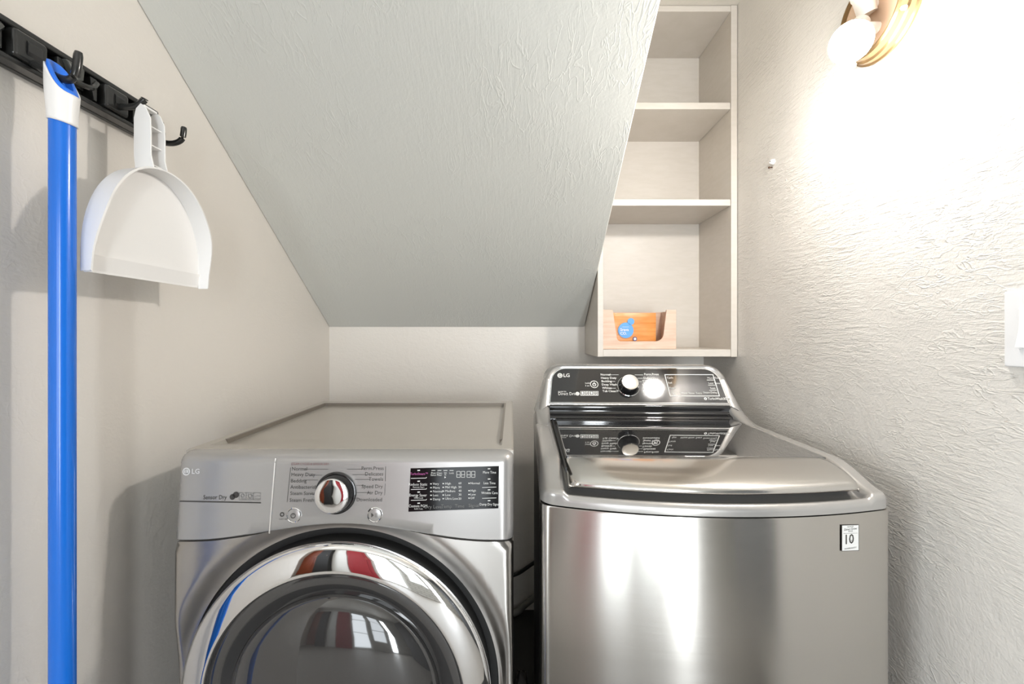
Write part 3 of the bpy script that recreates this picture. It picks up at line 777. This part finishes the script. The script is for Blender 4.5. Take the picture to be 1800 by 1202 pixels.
obj('back_plate', bm, M_rail, rail, bevel=.002)
# top and bottom flanges with a stepped lip
for nm, z0, z1 in (('flange', RZ1 - .010, RZ1), ('flange', RZ0, RZ0 + .009)):
    rbox(nm, XL + .0125, XL + .036, RY0 + .004, RY1 - .05, z0, z1)
HOOKS = (0.555, 0.7065, 0.860, 1.000)
def hook(y, reach, open_):
    bm = NB()
    z = RZ0 + .030 if y < .95 else RZ0 + .018
    if open_:
        zt = .030 if y > .95 or y < .6 else (.022 if y < .8 else .010)
        path = smooth_path([(XL + .012, y, RZ0 + .030), (XL + .055, y, RZ0 + .004), (XL + .088, y, RZ0 - .012), (XL + .106, y, RZ0 - .006), (XL + .112, y, RZ0 + .032)] if .6 < y < .8 else [(XL + .012, y, z), (XL + .5 * reach, y, z - .006), (XL + reach, y, z - .006), (XL + reach + .016, y, z + .004), (XL + reach + .020, y, z + zt)], 5)
    tube(bm, [Vector(rl(*q)) for q in path], [.0062] * (len(path) - 1) + [.0050], 10)
    return obj('hook', bm, M_rail, rail, smooth=True, angle=60)
hook(0.555, .05, True); hook(0.7065, .084, True); hook(0.860, .070, True); hook(0.996, .045, True)
for y in HOOKS[:3]:                              # raised housings the hooks sit in
    b_ = rbox('hook_housing', XL + .0125, XL + .042, y - .030, y + .022, RZ0 + .0095, RZ1 - .0105, bevel=.006)
    bm = NB(); prism(bm, [(XL + .0425, RZ0 + .020), (XL + .0425, RZ1 - .022), (XL + .0445, RZ1 - .026), (XL + .0445, RZ0 + .026)], 'y', y - .012, y + .010)
    for v in bm.verts: v.co = Vector(rl(*v.co))
    obj('hook_seat', bm, M_black, rail)
for y in (0.632, 0.785, 0.935):                  # spring grips between them: two cheeks, a cross bar and a curved lip
    for s in (-1, 1):
        bm = NB(); prism(bm, [(y + s * .030, RZ0 + .012), (y + s * .036, RZ0 + .012), (y + s * .036, RZ1 - .012), (y + s * .022, RZ1 - .012)], 'x', XL + .0125, XL + .034)
        for v in bm.verts: v.co = Vector(rl(*v.co))
        obj('grip_cheek', bm, M_rail, rail, bevel=.0015)
    bm = NB(); path = smooth_path([(XL + .030, y - .030, RZ0 + .030), (XL + .046, y - .014, RZ0 + .020), (XL + .048, y + .010, RZ0 + .024), (XL + .040, y + .028, RZ0 + .042)], 5)
    tube(bm, [Vector(rl(*q)) for q in path], .0048, 8); obj('grip_lip', bm, M_rail, rail, smooth=True)
    bm = NB(); prism(bm, [(y - .030, RZ1 - .012), (y + .004, RZ1 - .012), (y + .002, RZ0 + .030), (y - .010, RZ0 + .024)], 'x', XL + .030, XL + .043)
    for v in bm.verts: v.co = Vector(rl(*v.co))
    obj('grip_fin', bm, mat('grey_grip_plastic', lin(74, 75, 72), .35) if y == .632 else bpy.data.materials['grey_grip_plastic'], rail, bevel=.003)
    rbox('grip_bar', XL + .014, XL + .022, y - .022, y + .022, RZ0 + .024, RZ0 + .030, bevel=.001)
bm = NB(); lathe(bm, [(0, 0), (.005, 0), (.005, .002), (.003, .0035), (0, .0035)], rl(XL + .0121, .99, RZ0 + .046), (1, 0, 0), 14); obj('screw', bm, M_chrome, rail)

# mop hanging from its hook
MX, MY = -0.724, 0.7065
mop = thing('mop', 'blue-poled mop with white grip cap hanging from the black rail', 'mop', (MX, MY, 0))
bm = NB(); lathe(bm, [(0, .13), (.0165, .13), (.0165, 1.575), (0, 1.575)], (0, 0, 0), (0, 0, 1), 28); obj('pole', bm, M_blue, mop, smooth=True, angle=40)
# grip: white shell cut on the slant over a blue core with a hanging hole
bm = NB(); rows = []; seg = 36
def cap_r(z): 
    t = (z - 1.560) / .10
    return .0185 + .0030 * sstep(t * 1.6)
for j in range(13):
    row = []
    for k in range(seg):
        a = 2 * math.pi * k / seg; ca, sa = math.cos(a), math.sin(a)
        side = ca                                   # the slant faces the room
        ztop = 1.654 - .050 * sstep((side + 1.0) / 2.0)
        z = 1.560 + (ztop - 1.560) * j / 12
        r = cap_r(z); row.append((r * ca, r * sa, z - .004 * (1 - j / 12) * side))
    rows.append(row)
grid(bm, rows, close_v=True); obj('grip_shell', bm, M_wplast, mop, smooth=True, angle=60, solid=.0022)
bm = NB(); rows = []
for rr, dz in ((.0178, -.05), (.0178, -.012), (.0185, .002), (.0178, .006), (.0150, .0075), (.0125, .006), (.0105, -.004), (.0095, -.012), (.0001, -.013)):
    row = []
    for k in range(seg):
        a = 2 * math.pi * k / seg; ca, sa = math.cos(a), math.sin(a); f_ = rr / .0185
        ztop = 1.629 - .025 * math.sin(math.pi / 2 * max(-1, min(1, ca * f_))) + dz
        row.append((rr * ca, rr * sa, max(1.562, ztop)))
    rows.append(row)
grid(bm, rows, close_v=True); obj('hanging_loop', bm, M_blue2, mop, smooth=True)
bm = NB(); box(bm, -.055, .055, -.16, .16, .062, .080); obj('head_plate', bm, M_blue2, mop, bevel=.006)
bm = NB(); lathe(bm, [(0, .08), (.022, .08), (.022, .10), (.018, .135), (0, .135)], (0, 0, 0), (0, 0, 1), 20); obj('joint', bm, M_wplast, mop, smooth=True)
bm = NB(); box(bm, -.062, .062, -.17, .17, .040, .062); obj('mop_pad', bm, M_cloth, mop, bevel=.008)

# dustpan hanging from the next hook, open side to the room
DPX, DPY = -0.716, 0.8635
dp = thing('dustpan', 'white plastic dustpan hanging from the black rail by its handle', 'dustpan', (DPX, DPY, 1.326))
def outline(n=40):
    """half-dome outline (y,z) from near lip over the top to far lip"""
    pts = []
    for k in range(n + 1):
        s = k / n; a = math.pi * (1 - s)
        y = .136 * math.copysign(abs(math.cos(a)) ** 0.92, math.cos(a)); z = .030 + .182 * abs(math.sin(a)) ** .95
        pts.append((y, z))
    return [(-.1365, .0)] + pts + [(.1365, .0)]
OL = outline()
def pan_depth(z): return .020 + .016 * sstep(z / .12)
bm = NB(); rows = []
# floor plate
inner = [(y * .985, z) for y, z in OL]
ctr = [bm.verts.new((.002 + .003 * sstep((z - .03) / .01), y, z)) for y, z in inner]
f = bm.faces.new(ctr); bmesh.ops.triangulate(bm, faces=[f])
obj('pan_floor', bm, M_wplast, dp, solid=.003)
bm = NB(); rows = []
for (y, z) in OL:
    d = pan_depth(z); g = 1.03
    rows.append([(.000, y, z), (d, y * g, z * 1.012), (d + .0015, y * g, z * 1.012 + .001), (d + .0015, y * g - math.copysign(.003, y), z * 1.012 - .0015), (.003, y - math.copysign(.0032, y), z - .002)])
grid(bm, rows); obj('pan_wall', bm, M_wplast, dp, smooth=True, angle=50)
bm = NB(); prism(bm, [(.0015, .030), (.0065, .030), (.0015, .0005), (-.0015, .0005)], 'y', -.1345, .1345)
for v in bm.verts: pass
obj('lip', bm, M_wplast, dp)
# handle: channel with two cheeks, a web, ribs and a rounded top with a hole
HZ0, HZ1 = .211, .342
def cheek(y0, y1, name):
    bm = NB()
    pts = [(-.012, HZ0 - .012)] if False else []
    prof_ = [(-.010, HZ0), (-.013, HZ0 + .03), (-.013, HZ1 - .03), (-.009, HZ1 - .012), (0.0, HZ1 - .002), (.010, HZ1 - .010), (.019, HZ1 - .030), (.020, HZ1 - .06), (.020, HZ0 + .03), (.026, HZ0 + .004), (.028, HZ0)]
    V0 = [bm.verts.new((x, y0, z)) for x, z in prof_]; V1 = [bm.verts.new((x, y1, z)) for x, z in prof_]
    bm.faces.new(V0); bm.faces.new(V1[::-1])
    for i in range(len(V0)): bm.faces.new((V0[i], V1[i], V1[(i + 1) % len(V0)], V0[(i + 1) % len(V0)]))
    return obj(name, bm, M_wplast, dp, bevel=.0008)
cheek(-.0185, -.0155, 'handle_cheek'); cheek(.0155, .0185, 'handle_cheek')
bm = NB(); box(bm, -.012, -.0095, -.0154, .0154, HZ0, HZ1 - .036); obj('handle_web', bm, M_wplast, dp)
for z in (.225, .262, .298):
    bm = NB(); box(bm, -.0094, .014, -.0154, .0154, z, z + .0022); obj('handle_rib', bm, M_wplast, dp)
bm = NB()
path = [(.000 + .008 * math.cos(a), 0, HZ1 - .012 + .008 * math.sin(a)) for a in [math.pi * k / 8 for k in range(9)]]
prism(bm, [(-.0154, HZ1 - .0075), (.0154, HZ1 - .0075), (.0154, HZ1 - .003), (-.0154, HZ1 - .003)], 'x', -.006, .006)
obj('handle_bridge', bm, M_wplast, dp, bevel=.001)

# ------------------------------------------------------------------ wall lamp on the right wall
LZ = CZ + .733; LY = 1.003
lamp = thing('wall_lamp', 'round brass wall lamp with a bare lit bulb high on the right wall', 'lamp', (XR, LY, LZ))
bm = NB(); lathe(bm, [(.098, 0), (.103, 0), (.104, .006), (.100, .009), (.099, .019), (.094, .022), (.092, .034), (.087, .038), (.084, .038), (.081, .030)], (0, 0, 0), (-1, 0, 0), 96)
obj('brass_pan', bm, M_brass, lamp, smooth=True, angle=30)
bm = NB(); lathe(bm, [(.082, .030), (.06, .026), (.03, .024), (0, .024)], (0, 0, 0), (-1, 0, 0), 64); obj('inner_plate', bm, M_tan, lamp, smooth=True)
for a in (-62, 58, 178, -150):
    dr = Vector((0, math.cos(R(a)), math.sin(R(a))))
    bm = NB(); lathe(bm, [(.0022, -.012), (.0022, .006), (.0046, .006), (.0050, .014), (.003, .016), (0, .016)], Vector((-.031, 0, 0)) + dr * .090, dr, 14); obj('set_screw', bm, M_ceramic, lamp, smooth=True)
def holder(o, d, lit):
    o = Vector(o); d = Vector(d).normalized()
    bm = NB(); lathe(bm, [(0, -.020), (.019, -.020), (.020, .016), (.022, .020), (.022, .030), (.014, .030)], o, d, 28); obj('socket', bm, M_ceramic, lamp, smooth=True, angle=40)
    bm = NB(); lathe(bm, [(.012, -.004), (.012, .024)], Vector((-.026, o.y, o.z)), (-1, 0, 0), 16); obj('socket_stem', bm, M_ceramic, lamp, smooth=True)
    if lit:
        bm = NB(); lathe(bm, [(.013, .022), (.014, .032), (.022, .040), (.032, .052), (.0385, .064), (.0390, .070)], o, d, 36); c_ = obj('bulb_collar', bm, M_ceramic, lamp, smooth=True, angle=60)
        bm = NB(); lathe(bm, [(.0390, .070), (.0400, .077), (.0398, .088), (.0372, .100), (.0315, .111), (.023, .119), (.011, .1235), (0, .1245)], o, d, 36)
        b = obj('bulb', bm, M_bulb, lamp, smooth=True, angle=60); b['label'] = 'lit white bulb'
holder(Vector((-.112, -.048, -.096)) - Vector((-.56, -.45, -.70)).normalized() * .080, (-.56, -.45, -.70), True)
holder((-.046, -.004, .016), (-.4, -.1, 1.0), False)

# ------------------------------------------------------------------ small things on the right wall
sw = thing('light_switch', 'white rocker light switch on the right wall at the picture edge', 'light switch', (XR, .712, 1.2297))
bm = NB(); box(bm, -.006, -.0002, -.041, .041, -.064, .064); pl = obj('cover_plate', bm, M_switch, sw, bevel=.0025, seg=3)
bm = NB(); box(bm, -.0075, -.0061, -.0185, .0185, -.034, .034); obj('rocker_frame', bm, M_switch, sw, bevel=.0006)
bm = NB(); prism(bm, [(-.0076, .031), (-.0085, .031), (-.0100, 0.0), (-.0165, -.031), (-.0076, -.031)], 'y', -.0155, .0155)
for v in bm.verts: v.co = Vector((v.co.y if False else v.co.x, v.co.y, v.co.z))
bm.free(); bm = NB()
A = [(-.0076, .031), (-.0085, .031), (-.0100, 0.0), (-.0165, -.031), (-.0076, -.031)]
V0 = [bm.verts.new((x, -.0155, z)) for x, z in A]; V1 = [bm.verts.new((x, .0155, z)) for x, z in A]
bm.faces.new(V0); bm.faces.new(V1[::-1])
for i in range(5): bm.faces.new((V0[i], V1[i], V1[(i + 1) % 5], V0[(i + 1) % 5]))
obj('rocker', bm, M_switch, sw, bevel=.0008)
wp = world(1361, 285, 1.425)
pg = thing('wall_plug', 'small white plastic wall plug with a hole in the right wall', 'wall plug', (XR, 1.425, wp.z))
bm = NB(); lathe(bm, [(.009, 0), (.0095, .002), (.008, .009), (.0055, .012), (.0035, .012), (.0032, .002)], (0, 0, 0), (-1, 0, .1), 20); obj('plug_collar', bm, M_wplast, pg, smooth=True)
bm = NB(); lathe(bm, [(.0033, .0085), (0, .0085)], (0, 0, 0), (-1, 0, .1), 14); obj('plug_hole', bm, M_crack, pg)
sc = thing('wall_screw', 'tiny dark screw just below the white wall plug', 'screw', (XR, 1.432, wp.z - .014))
bm = NB(); lathe(bm, [(.0018, 0), (.0018, .010), (.0036, .010), (.0030, .0125), (0, .0125)], (0, 0, 0), (-1, 0, -.1), 14); obj('screw_shank', bm, mat('rusty_screw', lin(96, 70, 52), .5, .6), sc, smooth=True)

# ------------------------------------------------------------------ what shows in the gap between the machines
bm = NB(); tube(bm, smooth_path([(-.10, 1.86, .40), (-.02, 1.90, .20), (.02, 1.915, .175), (.10, 1.90, .235), (.24, 1.88, .33)], 6), .008, 10)
tag(obj('power_cord', bm, M_black, smooth=True), 'thin black power cord hanging behind the dryer in the gap', 'cord')
bm = NB(); tube(bm, smooth_path([(-.12, 1.86, .012), (0.01, 1.90, .013), (.06, 1.905, .05), (.16, 1.89, .14), (.30, 1.86, .30)], 6), .014, 12)
tag(obj('drain_hose', bm, M_hose, smooth=True), 'grey drain hose low on the back wall between the machines', 'hose')
bm = NB(); bmesh.ops.create_icosphere(bm, subdivisions=3, radius=1.0)
for v in bm.verts:
    c = v.co.normalized(); k = 1 + .18 * math.sin(5 * c.x + 3 * c.z) * math.cos(4 * c.y) + .10 * math.sin(11 * c.z + 7 * c.y)
    v.co = Vector((.033 + .020 * c.x * k, 1.50 + .045 * c.y * k, .030 + .030 * c.z * k))
tag(obj('cloth', bm, M_cloth, smooth=True, angle=60), 'crumpled grey cloth on the floor between dryer and washer', 'cloth')
